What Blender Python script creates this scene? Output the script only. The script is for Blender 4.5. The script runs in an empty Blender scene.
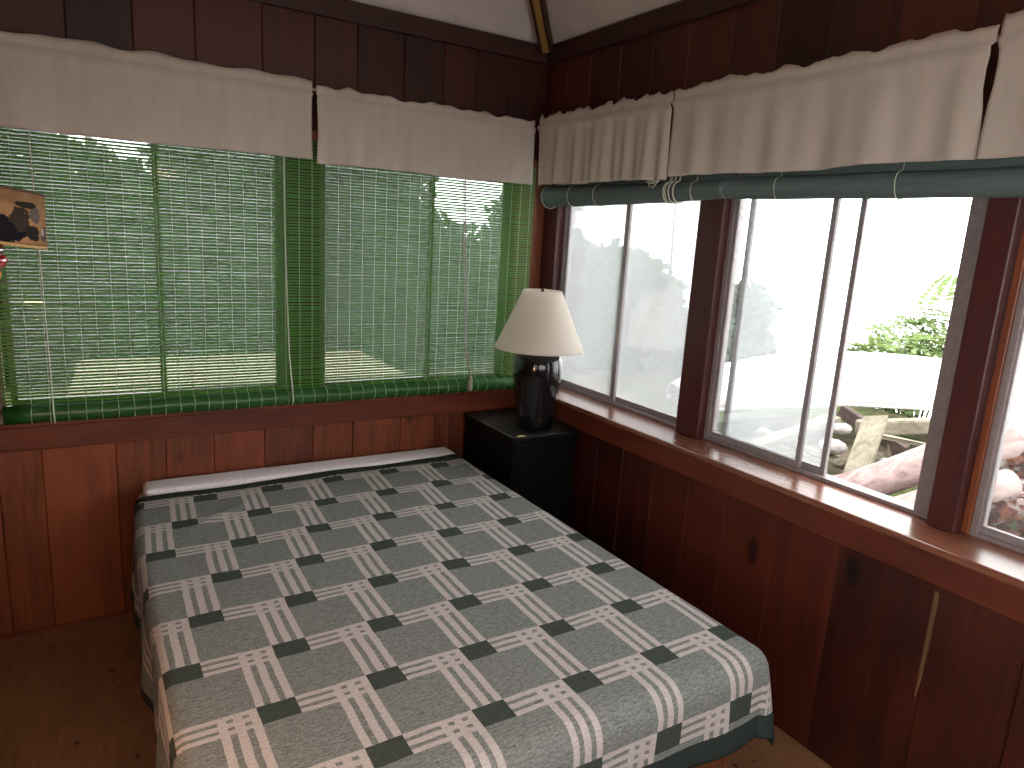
import bpy, bmesh, math, random
from mathutils import Vector, Matrix, noise as mnoise
random.seed(11)
sc = bpy.context.scene
COL = sc.collection
PI = math.pi

# ------------------------------------------------------------------ helpers
def col(o, parent=None):
    COL.objects.link(o)
    if parent is not None: o.parent = parent
    return o

def tag(o, label=None, cat=None, group=None, kind=None):
    if label: o['label'] = label
    if cat: o['category'] = cat
    if group: o['group'] = group
    if kind: o['kind'] = kind
    return o

def empty(name, loc=(0, 0, 0), parent=None):
    o = bpy.data.objects.new(name, None)
    o.empty_display_size = .05
    o.location = loc
    return col(o, parent)

class MB:
    """collects geometry in world coordinates, builds ONE mesh object"""
    def __init__(s): s.v = []; s.f = []; s.uv = None; s.mi = []; s.cur = 0; s.smooth = []; s.attr = []; s.av = 0.0
    def add(s, verts, faces, smooth=False):
        b = len(s.v); s.v += [tuple(x) for x in verts]
        for f in faces:
            s.f.append(tuple(i + b for i in f)); s.mi.append(s.cur); s.smooth.append(smooth); s.attr.append(s.av)
    def box(s, x0, x1, y0, y1, z0, z1, bev=0.0):
        if bev <= 0:
            v = [(x0,y0,z0),(x1,y0,z0),(x1,y1,z0),(x0,y1,z0),(x0,y0,z1),(x1,y0,z1),(x1,y1,z1),(x0,y1,z1)]
            s.add(v, [(0,3,2,1),(4,5,6,7),(0,1,5,4),(1,2,6,5),(2,3,7,6),(3,0,4,7)]); return
        bm = bmesh.new(); bmesh.ops.create_cube(bm, size=1)
        for v in bm.verts:
            v.co = Vector(((x0+x1)/2+v.co.x*(x1-x0), (y0+y1)/2+v.co.y*(y1-y0), (z0+z1)/2+v.co.z*(z1-z0)))
        bmesh.ops.bevel(bm, geom=bm.edges[:], offset=bev, segments=2, profile=.5, affect='EDGES')
        s.from_bm(bm)
    def from_bm(s, bm, smooth=False):
        bm.verts.index_update()
        s.add([v.co for v in bm.verts], [[v.index for v in f.verts] for f in bm.faces], smooth); bm.free()
    def beam(s, p, q, w, h, roll=0.0, bev=0.0, jit=0.0):
        p, q = Vector(p), Vector(q); d = (q-p); L = d.length; d.normalize()
        up = Vector((0,0,1)) if abs(d.z) < .95 else Vector((1,0,0))
        a = d.cross(up).normalized(); b = a.cross(d).normalized()
        a, b = a*math.cos(roll)+b*math.sin(roll), b*math.cos(roll)-a*math.sin(roll)
        pr = [(-w/2+bev,-h/2),(w/2-bev,-h/2),(w/2,-h/2+bev),(w/2,h/2-bev),(w/2-bev,h/2),(-w/2+bev,h/2),(-w/2,h/2-bev),(-w/2,-h/2+bev)] if bev else [(-w/2,-h/2),(w/2,-h/2),(w/2,h/2),(-w/2,h/2)]
        n = len(pr); vs = []
        for c in (p, q):
            for x, y in pr:
                r = Vector((random.uniform(-jit,jit),)*1+(random.uniform(-jit,jit),random.uniform(-jit,jit)))
                vs.append(c + a*x + b*y + r)
        s.add(vs, [tuple(range(n))[::-1], tuple(range(n,2*n))] + [(i,(i+1)%n,n+(i+1)%n,n+i) for i in range(n)])
    def tube(s, pts, r, seg=6, caps=True, radii=None):
        pts = [Vector(p) for p in pts]; vs = []; n = len(pts)
        prev = None
        for i, p in enumerate(pts):
            d = (pts[min(i+1,n-1)]-pts[max(i-1,0)])
            if d.length < 1e-9: d = Vector((0,0,1))
            d.normalize()
            if prev is None:
                up = Vector((0,0,1)) if abs(d.z) < .9 else Vector((1,0,0))
                a = d.cross(up).normalized()
            else:
                a = (prev - d*prev.dot(d)).normalized()
            prev = a; b = d.cross(a)
            rr = radii[i] if radii else r
            for k in range(seg):
                t = 2*PI*k/seg; vs.append(p + a*math.cos(t)*rr + b*math.sin(t)*rr)
        fs = [(i*seg+k, i*seg+(k+1)%seg, (i+1)*seg+(k+1)%seg, (i+1)*seg+k) for i in range(n-1) for k in range(seg)]
        if caps: fs += [tuple(range(seg))[::-1], tuple(range((n-1)*seg, n*seg))]
        s.add(vs, fs, True)
    def lathe(s, prof, c=(0,0,0), seg=40, closed=False):
        c = Vector(c); n = len(prof); vs = []
        for r, z in prof:
            for k in range(seg):
                t = 2*PI*k/seg; vs.append((c.x+r*math.cos(t), c.y+r*math.sin(t), c.z+z))
        fs = [(i*seg+k, i*seg+(k+1)%seg, (i+1)*seg+(k+1)%seg, (i+1)*seg+k) for i in range(n-1) for k in range(seg)]
        if closed: fs += [((n-1)*seg+k, (n-1)*seg+(k+1)%seg, (k+1)%seg, k) for k in range(seg)]
        s.add(vs, fs, True)
    def build(s, name, mats, parent=None, bevel=None, origin=None, sub=0):
        me = bpy.data.meshes.new(name); me.from_pydata(s.v, [], s.f)
        mats = mats if isinstance(mats, (list, tuple)) else [mats]
        for m in mats: me.materials.append(m)
        me.polygons.foreach_set('material_index', s.mi)
        me.polygons.foreach_set('use_smooth', s.smooth)
        if any(s.attr):
            at = me.attributes.new('tone', 'FLOAT', 'FACE'); at.data.foreach_set('value', s.attr)
        me.update()
        o = bpy.data.objects.new(name, me)
        if origin is None and parent is None:
            xs = [v[0] for v in s.v]; ys = [v[1] for v in s.v]; zs = [v[2] for v in s.v]
            origin = ((min(xs)+max(xs))/2, (min(ys)+max(ys))/2, min(zs))
        if origin is not None and parent is None:
            me.transform(Matrix.Translation(-Vector(origin))); o.location = origin
        elif parent is not None:
            w = Vector(parent.location)
            if parent.parent is not None: w = w + Vector(parent.parent.location)
            me.transform(Matrix.Translation(-w))
        if bevel:
            b = o.modifiers.new('bevel', 'BEVEL'); b.width = bevel; b.segments = 2; b.limit_method = 'ANGLE'
        return col(o, parent)

# ------------------------------------------------------------------ node materials
class NT:
    def __init__(s, name):
        s.m = bpy.data.materials.new(name); s.m.use_nodes = True
        s.t = s.m.node_tree; s.t.nodes.clear(); s.out = s.t.nodes.new('ShaderNodeOutputMaterial')
    def n(s, typ, **kw):
        nd = s.t.nodes.new(typ)
        for k, v in kw.items():
            if k in nd.inputs: s.setin(nd.inputs[k], v)
            else: setattr(nd, k, v)
        return nd
    def setin(s, sock, v):
        if hasattr(v, 'is_output') or hasattr(v, 'links'): s.t.links.new(v, sock)
        else: sock.default_value = v
    def math(s, op, a, b=None, c=None):
        nd = s.t.nodes.new('ShaderNodeMath'); nd.operation = op
        for i, v in enumerate((a, b, c)):
            if v is not None: s.setin(nd.inputs[i], v)
        return nd.outputs[0]
    def mix(s, f, a, b):
        nd = s.t.nodes.new('ShaderNodeMix'); nd.data_type = 'RGBA'
        s.setin(nd.inputs[0], f); s.setin(nd.inputs[6], a); s.setin(nd.inputs[7], b)
        return nd.outputs[2]
    def ramp(s, f, stops):
        nd = s.t.nodes.new('ShaderNodeValToRGB'); e = nd.color_ramp.elements
        e[0].position, e[0].color = stops[0]; e[1].position, e[1].color = stops[-1]
        for p, c in stops[1:-1]:
            k = e.new(p); k.color = c
        s.setin(nd.inputs[0], f); return nd.outputs[0]
    def coords(s, scale=(1,1,1), which='Object'):
        tc = s.n('ShaderNodeTexCoord'); mp = s.n('ShaderNodeMapping')
        s.t.links.new(tc.outputs[which], mp.inputs[0]); mp.inputs['Scale'].default_value = scale
        return mp.outputs[0]
    def noise(s, vec, scale, detail=3, rough=.55, dist=0.0):
        nd = s.n('ShaderNodeTexNoise', Scale=scale, Detail=detail, Roughness=rough, Distortion=dist)
        s.t.links.new(vec, nd.inputs['Vector']); return nd.outputs[0]
    def bsdf(s, color, rough=.5, spec=.5, metal=0.0, bump=None, bstr=.2, bdist=.002, **kw):
        b = s.n('ShaderNodeBsdfPrincipled')
        s.setin(b.inputs['Base Color'], color); s.setin(b.inputs['Roughness'], rough)
        b.inputs['Specular IOR Level'].default_value = spec; b.inputs['Metallic'].default_value = metal
        for k, v in kw.items(): s.setin(b.inputs[k], v)
        if bump is not None:
            bp = s.n('ShaderNodeBump', Strength=bstr, Distance=bdist)
            s.t.links.new(bump, bp.inputs['Height']); s.t.links.new(bp.outputs[0], b.inputs['Normal'])
        return b.outputs[0]
    def end(s, sh): s.t.links.new(sh, s.out.inputs[0]); return s.m

def C4(r, g, b): return (r, g, b, 1)

def wood(name, dark, light, axis='z', rough=.35, knots=True, spec=.45, gs=1.0, tone=.35, var=.5):
    k = NT(name)
    st = {'z': (9, 9, .7), 'y': (9, .7, 9), 'x': (.7, 9, 9)}[axis]
    st = tuple(v*gs for v in st)
    co = k.coords(st)
    g1 = k.noise(co, 2.2, 5, .6, 1.2)
    g2 = k.noise(k.coords(tuple(v*4 for v in st)), 3, 3)
    big = k.noise(k.coords((1,1,1)), 2.6, 2)
    at = k.n('ShaderNodeAttribute'); at.attribute_name = 'tone'
    f = k.math('ADD', k.math('MULTIPLY', g1, .75), k.math('MULTIPLY', g2, .25))
    f = k.math('ADD', f, k.math('MULTIPLY', k.math('SUBTRACT', big, .5), var))
    f = k.math('ADD', f, k.math('MULTIPLY', k.math('SUBTRACT', at.outputs['Fac'], .5), tone))
    c = k.ramp(f, [(.30, dark), (.72, light)])
    if knots:
        s2 = {'z': (4.2, 4.2, 1.9), 'y': (4.2, 1.9, 4.2), 'x': (1.9, 4.2, 4.2)}[axis]
        vo = k.n('ShaderNodeTexVoronoi', Scale=1.0, Randomness=1.0)
        k.t.links.new(k.coords(s2), vo.inputs['Vector'])
        wv = k.noise(k.coords((1,1,1)), 34, 3)
        ds = k.math('ADD', vo.outputs['Distance'], k.math('MULTIPLY', k.math('SUBTRACT', wv, .5), .09))
        keep = k.math('GREATER_THAN', k.n('ShaderNodeSeparateColor', Color=vo.outputs['Color']).outputs[0], .22)
        kd = k.ramp(ds, [(.075, C4(1,1,1)), (.135, C4(0,0,0))])
        c = k.mix(k.math('MULTIPLY', k.math('MULTIPLY', kd, keep), .9), c, tuple(x*.15 for x in dark[:3])+(1,))
    return k.end(k.bsdf(c, rough, spec, bump=g2, bstr=.12))

M = {}
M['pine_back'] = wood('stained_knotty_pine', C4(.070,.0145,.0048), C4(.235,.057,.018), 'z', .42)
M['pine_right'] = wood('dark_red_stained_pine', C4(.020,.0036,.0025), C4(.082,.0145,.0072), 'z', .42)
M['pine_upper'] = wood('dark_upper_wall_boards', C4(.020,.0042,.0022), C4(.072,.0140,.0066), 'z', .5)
M['pine_x'] = wood('stained_pine_rail', C4(.075,.014,.007), C4(.17,.036,.015), 'x', .34, tone=0)
M['pine_y'] = wood('stained_pine_rail_right', C4(.065,.012,.007), C4(.15,.032,.014), 'y', .34, tone=0)
M['crown'] = wood('dark_crown_wood', C4(.022,.008,.007), C4(.050,.016,.011), 'x', .5, knots=False, tone=0)
M['sill'] = wood('varnished_sill_wood', C4(.12,.042,.024), C4(.23,.085,.050), 'y', .24, knots=False, spec=.6, tone=0)
M['post'] = wood('dark_red_post_wood', C4(.045,.010,.010), C4(.085,.021,.018), 'z', .35, tone=0)
M['stop'] = wood('orange_stop_wood', C4(.13,.032,.012), C4(.24,.065,.025), 'z', .35, knots=False, tone=0)
M['rafter_dark'] = wood('rafter_side_wood', C4(.03,.010,.006), C4(.06,.02,.010), 'x', .5, knots=False, tone=0)
M['rafter_yellow'] = wood('rafter_face_wood', C4(.30,.18,.05), C4(.45,.28,.09), 'x', .5, knots=False, tone=0)
M['bed_wood'] = wood('bed_rail_wood', C4(.07,.022,.010), C4(.17,.055,.025), 'x', .4, tone=0)
M['bare'] = wood('split_bare_wood', C4(.06,.026,.013), C4(.16,.075,.036), 'z', .6, knots=False, tone=0)
M['weathered'] = wood('weathered_lumber', C4(.12,.105,.078), C4(.32,.29,.22), 'x', .8, knots=False, spec=.1, gs=.8, tone=0)
M['weathered_pink'] = wood('weathered_log', C4(.18,.125,.115), C4(.44,.34,.325), 'x', .8, knots=False, spec=.1, gs=.8, tone=0)
M['lumber_dark'] = wood('dark_wet_lumber', C4(.045,.033,.030), C4(.13,.095,.085), 'x', .8, knots=False, spec=.1, tone=0)
M['deck'] = wood('pale_deck_planks', C4(.17,.15,.10), C4(.28,.25,.18), 'x', .8, knots=False, spec=.1, tone=.1)

def simple(name, c, rough=.5, spec=.5, metal=0.0, nscale=0, namp=.15, bs=.1, **kw):
    k = NT(name)
    if nscale:
        nz = k.noise(k.coords(), nscale, 4)
        c2 = tuple(x*(1-namp*2) for x in c[:3])+(1,); c3 = tuple(min(1,x*(1+namp)) for x in c[:3])+(1,)
        return k.end(k.bsdf(k.ramp(nz, [(.3,c2),(.7,c3)]), rough, spec, metal, bump=nz, bstr=bs, **kw))
    return k.end(k.bsdf(c, rough, spec, metal, **kw))

M['ceiling'] = simple('painted_ceiling_board', C4(.62,.57,.56), .8, .1, 0, 6, .05)
M['alu'] = simple('weathered_aluminium', C4(.255,.21,.215), .42, .5, .2, 60, .08)
M['alu_dark'] = simple('sash_aluminium', C4(.28,.25,.26), .42, .5, .2, 60, .08)  # even grey of the sliding sashes
M['black_gloss'] = simple('black_glazed_ceramic', C4(.006,.006,.007), .12, .6)
M['black_paint'] = simple('black_painted_wood', C4(.003,.0026,.0026), .6, .15, 0, 12, .3)
M['black_top'] = simple('dusty_black_top', C4(.007,.0062,.006), .45, .25, 0, 18, .3)
M['brass'] = simple('aged_brass', C4(.45,.30,.12), .35, .5, .9)
M['chrome'] = simple('polished_socket_metal', C4(.75,.75,.75), .15, .5, 1)
M['paper'] = simple('yellowed_paper', C4(.55,.45,.25), .8, .1)
M['rod'] = simple('painted_curtain_rod', C4(.42,.36,.30), .5)
M['cordw'] = simple('pale_cotton_cord', C4(.55,.60,.50), .8, .1)
M['cordg'] = simple('greyed_cotton_cord', C4(.40,.37,.30), .85, .1, 0, 200, .3)
M['string'] = None
M['mattress'] = simple('mattress_ticking', C4(.74,.67,.66), .85, .1, 0, 60, .06)
M['boat'] = simple('white_boat_gelcoat', C4(.80,.80,.82), .35, .4)
M['stone'] = simple('pale_rubble_stone', C4(.36,.33,.32), .9, .1, 0, 12, .15)
M['leaflitter'] = simple('red_leaf_litter', C4(.16,.050,.026), .9, .1, 0, 30, .5)
M['wire'] = simple('galvanised_wire', C4(.16,.155,.145), .5, .4, .5)
M['bark'] = simple('tree_bark', C4(.10,.08,.06), .9, .1, 0, 10, .3)

def translucent(name, c, tc, fac, rough=.8, nscale=0, namp=.1, vec=(1,1,1), gloss=0):
    k = NT(name)
    if nscale:
        nz = k.noise(k.coords(vec), nscale, 3)
        def mul(cc): return k.ramp(nz, [(.25, tuple(x*(1-namp) for x in cc[:3])+(1,)), (.75, tuple(min(1,x*(1+namp)) for x in cc[:3])+(1,))])
        c, tc = mul(c), mul(tc)
    d = k.n('ShaderNodeBsdfDiffuse', Color=c); t = k.n('ShaderNodeBsdfTranslucent', Color=tc)
    mx = k.n('ShaderNodeMixShader'); mx.inputs[0].default_value = fac
    k.t.links.new(d.outputs[0], mx.inputs[1]); k.t.links.new(t.outputs[0], mx.inputs[2])
    sh = mx.outputs[0]
    if gloss:
        g = k.n('ShaderNodeBsdfGlossy', Roughness=.35); m2 = k.n('ShaderNodeMixShader'); m2.inputs[0].default_value = gloss
        k.t.links.new(sh, m2.inputs[1]); k.t.links.new(g.outputs[0], m2.inputs[2]); sh = m2.outputs[0]
    return k.end(sh)

M['valance'] = translucent('sheer_cotton', C4(.71,.645,.585), C4(.76,.70,.67), .42, nscale=9, namp=.06, vec=(3,3,.6))
M['slat'] = translucent('green_plastic_reed', C4(.085,.215,.048), C4(.18,.42,.10), .50, nscale=14, namp=.12, vec=(.6,.6,10), gloss=.03)
M['roll'] = translucent('rolled_green_reed', C4(.022,.105,.022), C4(.02,.09,.02), .10, nscale=14, namp=.2, vec=(.6,.6,10), gloss=.04)
M['roll_teal'] = translucent('rolled_blue_green_reed', C4(.105,.150,.148), C4(.06,.08,.08), .10, nscale=14, namp=.2, vec=(.6,.6,10), gloss=.05)
M['string'] = translucent('pale_green_thread', C4(.52,.66,.46), C4(.52,.66,.46), .5)
M['shade'] = translucent('cream_lamp_shade', C4(.89,.84,.76), C4(.89,.85,.79), .42)

def leaf_mat(name, c, tc):
    return translucent(name, c, tc, .4, nscale=2.5, namp=.35, gloss=.02)
M['leaf_dark'] = leaf_mat('dark_tree_leaf', C4(.035,.050,.026), C4(.05,.075,.03))
M['leaf_mid'] = leaf_mat('mid_tree_leaf', C4(.045,.065,.035), C4(.06,.09,.04))
M['leaf_grey'] = leaf_mat('grey_green_leaf', C4(.050,.080,.045), C4(.05,.08,.04))
M['leaf_hazy'] = leaf_mat('corner_tree_leaf', C4(.060,.105,.045), C4(.08,.15,.05))
M['leaf_bright'] = leaf_mat('bright_shrub_leaf', C4(.20,.265,.125), C4(.24,.32,.12))

def glass(name, haze, hz=C4(.80,.82,.86)):
    """window pane: clear glass with a film of dust that scatters daylight"""
    k = NT(name)
    tr = k.n('ShaderNodeBsdfTransparent', Color=C4(.97,.98,.98)); gl = k.n('ShaderNodeBsdfGlossy', Roughness=.02)
    fr = k.n('ShaderNodeFresnel', IOR=1.45)
    m1 = k.n('ShaderNodeMixShader'); k.t.links.new(k.math('MULTIPLY', fr.outputs[0], .8), m1.inputs[0])
    k.t.links.new(tr.outputs[0], m1.inputs[1]); k.t.links.new(gl.outputs[0], m1.inputs[2])
    sh = m1.outputs[0]
    if haze:
        d = k.n('ShaderNodeBsdfDiffuse', Color=hz); t = k.n('ShaderNodeBsdfTranslucent', Color=hz)
        m2 = k.n('ShaderNodeMixShader'); m2.inputs[0].default_value = .75
        k.t.links.new(d.outputs[0], m2.inputs[1]); k.t.links.new(t.outputs[0], m2.inputs[2])
        nz = k.noise(k.coords((1,1,1)), 3.5, 4)
        f = k.ramp(nz, [(.2, (haze*.8,)*3+(1,)), (.8, (min(1,haze*1.2),)*3+(1,))])
        m3 = k.n('ShaderNodeMixShader'); k.t.links.new(f, m3.inputs[0])
        k.t.links.new(sh, m3.inputs[1]); k.t.links.new(m2.outputs[0], m3.inputs[2]); sh = m3.outputs[0]
    return k.end(sh)
M['glass_dusty'] = glass('dusty_window_glass', .125)
M['glass_haze'] = glass('hazy_window_glass', .08)
M['glass_veiled'] = glass('veiled_window_glass', .20)
M['glass_clear'] = glass('clear_window_glass', .02)

# floor: brown worn sheet flooring with dark specks
k = NT('worn_brown_floor')
n1 = k.noise(k.coords(), 3, 5); n2 = k.noise(k.coords((14,2,1)), 4, 4)
f = k.math('ADD', k.math('MULTIPLY', n1, .55), k.math('MULTIPLY', n2, .45))
c = k.ramp(f, [(.3, C4(.17,.078,.038)), (.7, C4(.34,.170,.088))])
vo = k.n('ShaderNodeTexVoronoi', Scale=11.0); k.t.links.new(k.coords(), vo.inputs['Vector'])
c = k.mix(k.ramp(vo.outputs['Distance'], [(.06, C4(.8,.8,.8)), (.13, C4(0,0,0))]), c, C4(.015,.009,.006))
M['floor'] = k.end(k.bsdf(c, .5, .3, bump=n2, bstr=.1))

k = NT('mixed_ground')
n1 = k.noise(k.coords(), 1.3, 5); n2 = k.noise(k.coords(), 14, 4)
c = k.mix(k.ramp(n1, [(.42, C4(0,0,0)), (.58, C4(1,1,1))]), k.ramp(n2, [(.3, C4(.03,.05,.016)), (.7, C4(.075,.10,.035))]), k.ramp(n2, [(.3, C4(.07,.05,.036)), (.7, C4(.17,.135,.105))]))
M['ground'] = k.end(k.bsdf(c, .95, .05))

# quilted pad
k = NT('white_quilted_pad')
vo = k.n('ShaderNodeTexVoronoi', Scale=75.0); k.t.links.new(k.coords(), vo.inputs['Vector'])
c = k.ramp(vo.outputs['Distance'], [(.05, C4(.76,.74,.80)), (.6, C4(.90,.88,.92))])
M['quilt'] = k.end(k.bsdf(c, .9, .1, bump=vo.outputs['Distance'], bstr=.5, bdist=.004))

# blanket: woven stepped blocks and triple stripes in cloth metres (UV)
k = NT('woven_grey_blanket')
uv = k.n('ShaderNodeUVMap'); uv.uv_map = 'UVMap'
wob = k.n('ShaderNodeTexNoise', Scale=16.0, Detail=2.0); k.t.links.new(uv.outputs[0], wob.inputs['Vector'])
vm = k.n('ShaderNodeVectorMath', operation='MULTIPLY_ADD')
k.t.links.new(wob.outputs['Color'], vm.inputs[0]); vm.inputs[1].default_value = (.005,.005,0)
k.t.links.new(uv.outputs[0], vm.inputs[2])
sx = k.n('ShaderNodeSeparateXYZ'); k.t.links.new(vm.outputs[0], sx.inputs[0])
u = k.math('SUBTRACT', sx.outputs[0], .0025); v = k.math('SUBTRACT', sx.outputs[1], .0025)
Wb, Hb = .0841, .2303
t = k.math('DIVIDE', k.math('SUBTRACT', v, .238), Hb)
r = k.math('FLOOR', t); fv = k.math('MULTIPLY', k.math('SUBTRACT', t, r), Hb)
s_ = k.math('ADD', k.math('DIVIDE', k.math('ADD', u, 1.647), Wb), k.math('SUBTRACT', r, 5))
s3 = k.math('WRAP', s_, 3.0, 0.0); ci = k.math('FLOOR', s3); fs = k.math('FRACT', s3)
band = k.math('LESS_THAN', fv, .064)
c0 = k.math('LESS_THAN', ci, .5); c2 = k.math('GREATER_THAN', ci, 1.5); c12 = k.math('GREATER_THAN', ci, .5)
def stripes(q):
    return k.math('LESS_THAN', k.math('MODULO', k.math('ADD', k.math('MULTIPLY', q, 5.0), .08), 2.0), 1.16)
hs = k.math('MULTIPLY', k.math('MULTIPLY', band, c12), stripes(k.math('DIVIDE', fv, .064)))
vs_ = k.math('MULTIPLY', c2, stripes(fs))
white = k.math('MAXIMUM', hs, vs_)
darkb = k.math('MULTIPLY', band, c0)
bord = k.math('MAXIMUM', k.math('LESS_THAN', v, .226), k.math('GREATER_THAN', v, 2.165))
bord = k.math('MAXIMUM', bord, k.math('MAXIMUM', k.math('LESS_THAN', u, -2.135), k.math('GREATER_THAN', u, -.215)))
mp = k.n('ShaderNodeMapping'); k.t.links.new(uv.outputs[0], mp.inputs[0]); mp.inputs['Scale'].default_value = (14, 60, 1)
hz = k.noise(mp.outputs[0], 3.0, 4, .7)
fz = k.n('ShaderNodeTexNoise', Scale=190.0, Detail=2.0); k.t.links.new(uv.outputs[0], fz.inputs['Vector'])
hz2 = k.math('ADD', k.math('MULTIPLY', hz, .6), k.math('MULTIPLY', fz.outputs[0], .4))
grey = k.ramp(hz2, [(.36, C4(.104,.113,.107)), (.64, C4(.288,.303,.292))])
whc = k.ramp(hz2, [(.34, C4(.40,.355,.345)), (.66, C4(.60,.545,.535))])
drk = k.ramp(hz2, [(.3, C4(.032,.042,.036)), (.7, C4(.074,.088,.078))])
c = k.mix(k.math('MULTIPLY', white, .94), grey, whc); c = k.mix(darkb, c, drk); c = k.mix(bord, c, k.ramp(hz2, [(.3, C4(.018,.026,.025)), (.7, C4(.045,.058,.054))]))
M['blanket'] = k.end(k.bsdf(c, .95, .08, bump=fz.outputs[0], bstr=.35, bdist=.002))

# sconce shade: parchment with dark painted foliage
k = NT('painted_parchment')
tc = k.n('ShaderNodeTexCoord'); sx = k.n('ShaderNodeSeparateXYZ'); k.t.links.new(tc.outputs['Object'], sx.inputs[0])
ang = k.math('ARCTAN2', sx.outputs[1], sx.outputs[0]); zz = sx.outputs[2]
nz = k.noise(k.coords((1,1,1)), 46, 4, .7)
def blob(a0, z0, ra, rz, namp):
    a = k.math('DIVIDE', k.math('SUBTRACT', ang, a0), ra); b = k.math('DIVIDE', k.math('SUBTRACT', zz, z0), rz)
    d = k.math('ADD', k.math('ADD', k.math('MULTIPLY', a, a), k.math('MULTIPLY', b, b)), k.math('MULTIPLY', k.math('SUBTRACT', nz, .5), namp))
    return k.math('LESS_THAN', d, 1.0)
base = k.mix(k.ramp(nz, [(.3, C4(0,0,0)), (.7, C4(1,1,1))]), C4(.30,.165,.080), C4(.43,.265,.145))
c = k.mix(blob(-1.35, .028, .62, .024, 3.4), base, C4(.016,.017,.026))
c = k.mix(blob(-.62, .062, .16, .016, 1.2), c, C4(.15,.13,.12))
c = k.mix(blob(-.30, .028, .16, .016, 1.6), c, C4(.10,.10,.12))
c = k.mix(blob(-.36, .032, .08, .008, .5), c, C4(.45,.38,.32))
c = k.mix(blob(-1.0, .050, .22, .020, 5.0), c, C4(.05,.04,.035))
c = k.mix(blob(-.70, .028, .18, .016, 4.0), c, C4(.03,.028,.03))
c = k.mix(blob(-.85, .080, .26, .006, 1.5), c, C4(.04,.035,.03))
d = k.n('ShaderNodeBsdfDiffuse'); k.t.links.new(c, d.inputs[0]); tl = k.n('ShaderNodeBsdfTranslucent'); k.t.links.new(c, tl.inputs[0])
mx = k.n('ShaderNodeMixShader'); mx.inputs[0].default_value = .22
k.t.links.new(d.outputs[0], mx.inputs[1]); k.t.links.new(tl.outputs[0], mx.inputs[2])
M['parchment'] = k.end(mx.outputs[0])
k = NT('red_glass'); M['red_glass'] = k.end(k.bsdf(C4(.30,.010,.012), .08, .6, **{'Transmission Weight': .35}))
k = NT('amber_glass'); M['amber_glass'] = k.end(k.bsdf(C4(.65,.22,.05), .12, .6, **{'Transmission Weight': .3}))

# ------------------------------------------------------------------ camera (calibrated from the room's edges)
CAM = Vector((-2.011, -3.062, 1.649)); FPX = 698.8
def basis(yaw, pitch, roll):
    cy, sy, cp, sp = math.cos(yaw), math.sin(yaw), math.cos(pitch), math.sin(pitch)
    f = Vector((sy*cp, cy*cp, -sp)); r = Vector((cy, -sy, 0)); u = r.cross(f)
    c, s = math.cos(roll), math.sin(roll)
    return c*r+s*u, c*u-s*r, f
CR, CU, CF = basis(math.radians(32.071), math.radians(11.938), math.radians(3.455))
cam = bpy.data.cameras.new('camera'); cam.sensor_width = 36; cam.lens = FPX*36/1024; cam.clip_start = .02
camo = col(bpy.data.objects.new('camera', cam))
mw = Matrix((CR, CU, -CF)).transposed().to_4x4(); mw.translation = CAM
camo.matrix_world = mw; sc.camera = camo
def at(px, py, depth):
    return CAM + (CF + CR*((px-512)/FPX) - CU*((py-384)/FPX))*depth

# ------------------------------------------------------------------ room shell
XL, YF = -2.42, -4.3           # left wall, front wall (behind the camera)
BP = .012                      # board plane of back/right wall
SZ = .872                      # sill top
OT = 2.02                      # opening top

def board_wall(mb, axis, a0, a1, z0, z1, plane, grooves, thick=.09):
    """vertical tongue and groove boards with V grooves; front face at `plane`, body behind it"""
    ed = [a0] + sorted(g for g in grooves if a0 < g < a1) + [a1]
    g = .0035
    for i in range(len(ed)-1):
        l, r = ed[i], ed[i+1]
        mb.av = random.uniform(.05, 1)
        pr = [(l, thick), (l, g*1.3), (l+g, 0), (r-g, 0), (r, g*1.3), (r, thick)]
        vs = []
        for z in (z0, z1):
            for a, d in pr:
                vs.append((a, plane+d, z) if axis == 'x' else (plane+d, a, z))
        n = 6; fs = []
        for j in range(n-1):
            q = (j, j+1, n+j+1, n+j); fs.append(q if axis == 'x' else q[::-1])
        fs += [(5, 0, 6, 11) if axis == 'x' else (11, 6, 0, 5)]
        fs += [tuple(range(n))[::-1], tuple(range(n, 2*n))] if axis == 'x' else [tuple(range(n)), tuple(range(n, 2*n))[::-1]]
        mb.add(vs, fs)
    mb.av = 0

gA_low = [-2.31,-2.172,-1.927,-1.747,-1.562,-1.354,-1.14,-.954,-.714,-.528,-.33,-.13]
gA_up = [-2.2,-2.0,-1.793,-1.585,-1.34,-1.133,-.952,-.74,-.548,-.379,-.199]
gB_low = [-4.1,-3.9,-3.72,-3.5,-3.3,-3.05,-2.8,-2.6,-2.40,-2.172,-1.86,-1.62,-1.40,-1.205,-1.0,-.80,-.62,-.42,-.2]
gB_up = [-3.9,-3.6,-3.4,-3.1,-2.9,-2.66,-2.4,-2.2,-1.99,-1.78,-1.56,-1.36,-1.16,-.95,-.75,-.55,-.34,-.16]
mb = MB()
board_wall(mb, 'x', XL-.1, .1, 0, .846, BP, gA_low)
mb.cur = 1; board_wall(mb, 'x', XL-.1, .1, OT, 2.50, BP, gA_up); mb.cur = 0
mb.av = .5; mb.box(XL-.1, .24, .10, .24, 0, .84); mb.box(XL-.1, .24, .10, .24, OT, 2.62); mb.box(XL-.1,.1,BP,.12,2.5,2.62)
mb.box(XL-.1, -2.30, BP, .24, .84, OT)
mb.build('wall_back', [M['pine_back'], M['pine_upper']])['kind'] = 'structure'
mb = MB()
board_wall(mb, 'y', YF-.1, BP, 0, .846, BP, gB_low)
mb.cur = 2; board_wall(mb, 'y', YF-.1, BP, OT, 2.50, BP, gB_up); mb.cur = 0
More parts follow.
